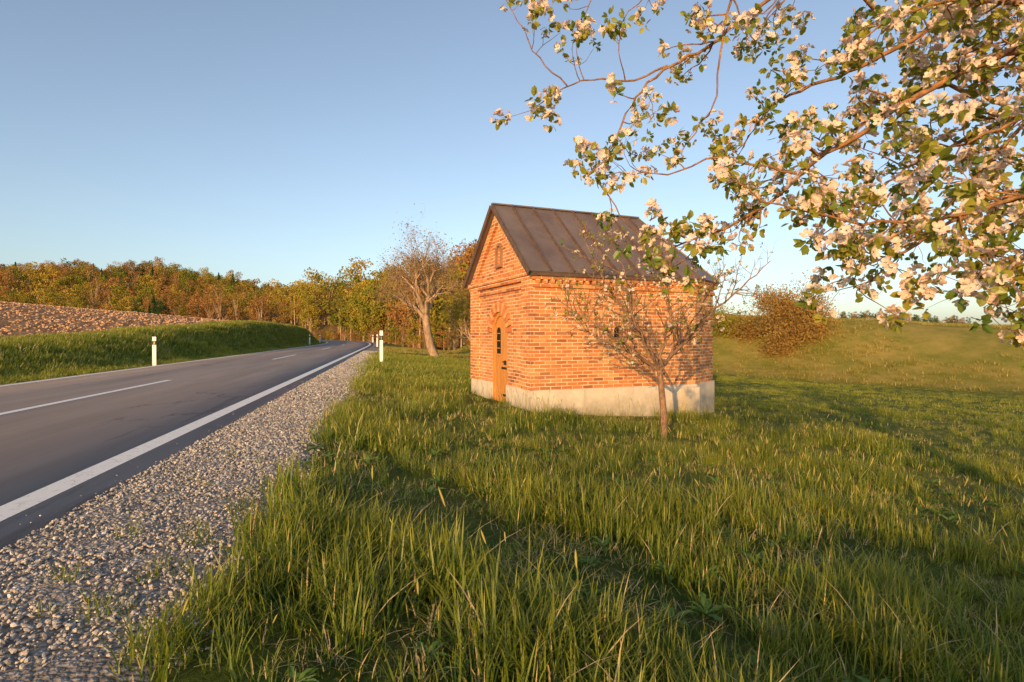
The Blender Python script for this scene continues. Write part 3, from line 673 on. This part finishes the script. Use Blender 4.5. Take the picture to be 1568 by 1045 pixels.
for i in range(nv):
    a0=math.pi*(i+.08)/nv; a1=math.pi*(i+.92)/nv; r0,r1=RD+.004,RD+.25
    p_=[(YC+r*math.cos(a),SPR+r*math.sin(a)) for r,a in((r0,a0),(r1,a0),(r1,a1),(r0,a1))]
    prism('arch_brick_%02d'%i,p_,-.05,-.001,(VR,VR2)[i%2],axis='x')
NF=simple('niche_frame_mat',(.34,.17,.09),.9,0,.2,6)
prism('niche_sill',[(YC-.19,2.80),(YC+.19,2.80),(YC+.19,2.858),(YC-.19,2.858)],-.07,.0-.001,NF,axis='x')
for sg in(-1,1): prism('niche_jamb_%d'%(sg+1),[(YC+sg*.132,2.862),(YC+sg*.19,2.862),(YC+sg*.19,3.2),(YC+sg*.132,3.2)],-.05,-.001,NF,axis='x')
for i in range(7):
    a0=math.pi*(i+.06)/7; a1=math.pi*(i+.94)/7
    prism('niche_arch_%02d'%i,[(YC+r*math.cos(a),3.2+r*math.sin(a)) for r,a in((.132,a0),(.20,a0),(.20,a1),(.132,a1))],-.05,-.001,NF,axis='x')
n=NT('door_wood_mat'); P=n.n('ShaderNodeTexCoord').outputs['Object']; m_=n.n('ShaderNodeMapping',{'Vector':P,'Scale':(8,8,.8)}).outputs[0]
f_=n.noise(4,m_,6,.6); c=n.mix(n.mapr(f_,.3,.7),(.46,.17,.035),(.70,.32,.08)); WOOD=n.bsdf(c,.55,n.bump(f_,.3,.005),0,.4)
IRON=simple('iron_mat',(.05,.045,.04),.5,.6); GLASS=simple('dark_glass_mat',(.015,.018,.02),.1,0)
door=empty('door'); door.parent=ch; DX=-.10; door.location=(DX,0,0)
prism('door_leaf',archpoly(YC,RD-.005,-.49,SPR),.15,.32,WOOD,door,axis='x')
def ring(name,hw0,hw1,z0,x0,x1,mat,zs=SPR,yc=YC,n_=16):
    for i in range(n_):
        a0=math.pi*i/n_;a1=math.pi*(i+1)/n_
        prism('%s_%02d'%(name,i),[(yc+r*math.cos(a),zs+r*math.sin(a)) for r,a in((hw0,a0),(hw1,a0),(hw1,a1),(hw0,a1))],x0,x1,mat,door,axis='x')
    for sg in(-1,1): prism('%s_side_%d'%(name,sg+1),[(yc+sg*hw0,z0),(yc+sg*hw1,z0),(yc+sg*hw1,zs),(yc+sg*hw0,zs)],x0,x1,mat,door,axis='x')
ring('door_frame',RD-.09,RD-.003,-.49,.11,.149,WOOD)
for i in range(7):
    y=YC-.36+i*.12; zt=SPR+math.sqrt(max(0,.40**2-(y-YC)**2))-.02
    box('plank_%d'%i,(.136,y-.053,-.48),(.149,y+.053,zt),WOOD,door)
prism('door_window',archpoly(YC+.14,.11,.72,1.25),.122,.135,GLASS,door,axis='x')
for i in range(3): box('window_bar_%d'%i,(.112,YC+.03,.84+i*.18),(.121,YC+.25,.86+i*.18),WOOD,door)
box('window_sill',(.1,YC+.0,.67),(.134,YC+.28,.715),WOOD,door); 
for zz in(-.3,.35): box('hinge_%d'%int(zz*10+5),(.118,YC-.40,zz),(.1345,YC-.05,zz+.05),IRON,door)
box('door_handle',(.08,YC-.33,.46),(.134,YC-.29,.56),IRON,door); box('handle_lever',(.07,YC-.33,.52),(.079,YC-.2,.54),IRON,door)
prism('window_pane',archpoly(2.10,.115,1.12,1.26),.16,.18,GLASS,axis='y')
n=NT('roof_metal_mat'); P=n.pos()
c=n.mix(n.mapr(n.noise(1.3,P,6,.65),.3,.7),(.12,.085,.075),(.21,.155,.13)); c=n.mix(n.mapr(n.noise(9,P,5,.7),.55,.8,0,.5),c,(.28,.20,.155))
ROOF=n.bsdf(c,.5,n.bump(n.noise(3,P,4),.25,.02),.1,.5)
SEAM=simple('roof_seam_mat',(.12,.075,.06),.5)
OV=.17; ef=offs(foot,OV); ef[0]=(-.22,-OV); ef[-1]=(-.22,W+OV); rz=lambda y:2.65+SL*y
ze=rz(-OV); apex=(L-.3,W/2,rz(W/2)); rv=[(x,y,ze) for x,y in ef]+[(-.22,W/2,rz(W/2)),apex]
rf=[(0,1,9,8),(7,8,9,6)]+[(i,i+1,9) for i in range(1,6)]
me=mesh('roof_sheet',rv,rf,[ROOF]); bm=bmesh.new(); bm.from_mesh(me); bmesh.ops.recalc_face_normals(bm,faces=bm.faces); bm.to_mesh(me); bm.free()
ro=obj('roof_sheet',me,ch); sm=ro.modifiers.new('s','SOLIDIFY'); sm.thickness=.055; sm.offset=-1 if me.polygons[0].normal.z>0 else 1
def beam(name,a,b,w,h_,mat,up=None):
    a=Vector(a);b=Vector(b);t=(b-a).normalized(); s_=t.cross(Vector((0,0,1))).normalized()*w/2; u_=s_.cross(t).normalized()*h_
    v=[a-s_,a+s_,a+s_+u_,a-s_+u_,b-s_,b+s_,b+s_+u_,b-s_+u_]; f=[(0,1,2,3),(7,6,5,4),(0,4,5,1),(1,5,6,2),(2,6,7,3),(3,7,4,0)]
    return obj(name,mesh(name,[tuple(q) for q in v],f,[mat]),ch)
xs=np.arange(.30,L-.25,.56)
for i,x in enumerate(xs):
    beam('roof_seam_a%d'%i,(x,-OV,ze+.002),(x,W/2,rz(W/2)+.002),.03,.05,SEAM); beam('roof_seam_b%d'%i,(x,W+OV,ze+.002),(x,W/2,rz(W/2)+.002),.03,.05,SEAM)
for i in range(1,7): beam('hip_seam_%d'%i,(ef[i][0],ef[i][1],ze),apex,.04,.03,ROOF)
beam('ridge_cap',(-.21,W/2,rz(W/2)-.005),(L-.28,W/2,rz(W/2)-.005),.12,.035,ROOF)
for sg,y0 in((0,-OV),(1,W+OV)): beam('verge_board_%d'%sg,(-.225,y0,ze-.10),(-.225,W/2,rz(W/2)-.10),.025,.12,simple('verge_mat%d'%sg,(.12,.075,.05),.7))
beam('eave_board',(-.19,-OV+.03,ze-.09),(L,-OV+.03,ze-.09),.02,.05,simple('eave_mat',(.12,.07,.045),.7))

# ---------------- delineator posts ----------------
WP=simple('post_white_mat',(.88,.85,.80),.5,0,.06); BP=simple('post_black_mat',(.02,.02,.02),.5); RF=simple('reflector_mat',(.5,.35,.15),.2,.3)
def post(x,y,zb,h_,ang):
    e=empty('delineator_post',(x,y,zb),ang); s=h_/1.05
    def tri(z0,z1,k,mat,nm,slant=0):
        pf=[(-.08*k,-.05*k),(.08*k,-.05*k),(.04*k,.05*k),(-.04*k,.05*k)]
        v=[(a,b,z0) for a,b in pf]+[(a,b,z1+(slant if b<0 else -slant)) for a,b in pf]
        f=[(3,2,1,0),(4,5,6,7)]+[(i,(i+1)%4,4+(i+1)%4,4+i) for i in range(4)]
        o=obj(nm,mesh(nm,v,f,[mat]),e); b_=o.modifiers.new('b','BEVEL'); b_.width=.008; return o
    tri(-.3,.76*s,1,WP,'post_body'); tri(.76*s,.90*s,1.015,BP,'black_band'); tri(.90*s,1.05*s,1,WP,'post_cap',.02)
    obj('reflector',mesh('reflector',[(-.02,-.054,.77*s),(.02,-.054,.77*s),(.02,-.054,.88*s),(-.02,-.054,.88*s)],[(0,1,2,3)],[RF]),e)
post(-14.7,23.4,-1.22,1.15,.2); 
for s_,r_ in((26.,5.35),(62.,4.3),(76,-4.3),(96,-4.3),(100,4.3)):
    x,y=road_pt([s_],[r_]); post(float(x[0]),float(y[0]),gz(x[0],y[0])+(.15 if s_>30 else 0),1.2 if s_>30 else 1.55,.2)

# ---------------- camera, light, sky ----------------
cam=bpy.data.cameras.new('camera'); co=bpy.data.objects.new('camera',cam); COL.objects.link(co)
cam.lens=20; cam.sensor_width=36; cam.clip_end=9000; cam.clip_start=.05
co.location=(0,0,0); co.rotation_euler=(math.radians(89.44),0,0); S.camera=co
sd=Vector((math.sin(SUN_AZ)*math.cos(SUN_EL),math.cos(SUN_AZ)*math.cos(SUN_EL),math.sin(SUN_EL)))
sl=bpy.data.lights.new('sun','SUN'); sl.energy=5.0; sl.angle=math.radians(.5); sl.color=(1,.61,.24)
so=bpy.data.objects.new('sun',sl); COL.objects.link(so); so.rotation_euler=sd.to_track_quat('Z','Y').to_euler()
w=bpy.data.worlds.new('World'); S.world=w; w.use_nodes=True; nt=w.node_tree
sk=nt.nodes.new('ShaderNodeTexSky'); sk.sky_type='NISHITA'; sk.sun_disc=False; sk.sun_elevation=SUN_EL; sk.sun_rotation=SUN_AZ; sk.altitude=200; sk.air_density=1.; sk.dust_density=1.4; sk.ozone_density=2.2
hs=nt.nodes.new('ShaderNodeHueSaturation'); hs.inputs['Saturation'].default_value=.78; hs.inputs['Value'].default_value=1.0
nt.links.new(sk.outputs[0],hs.inputs['Color']); nt.links.new(hs.outputs[0],nt.nodes['Background'].inputs[0]); nt.nodes['Background'].inputs[1].default_value=.22
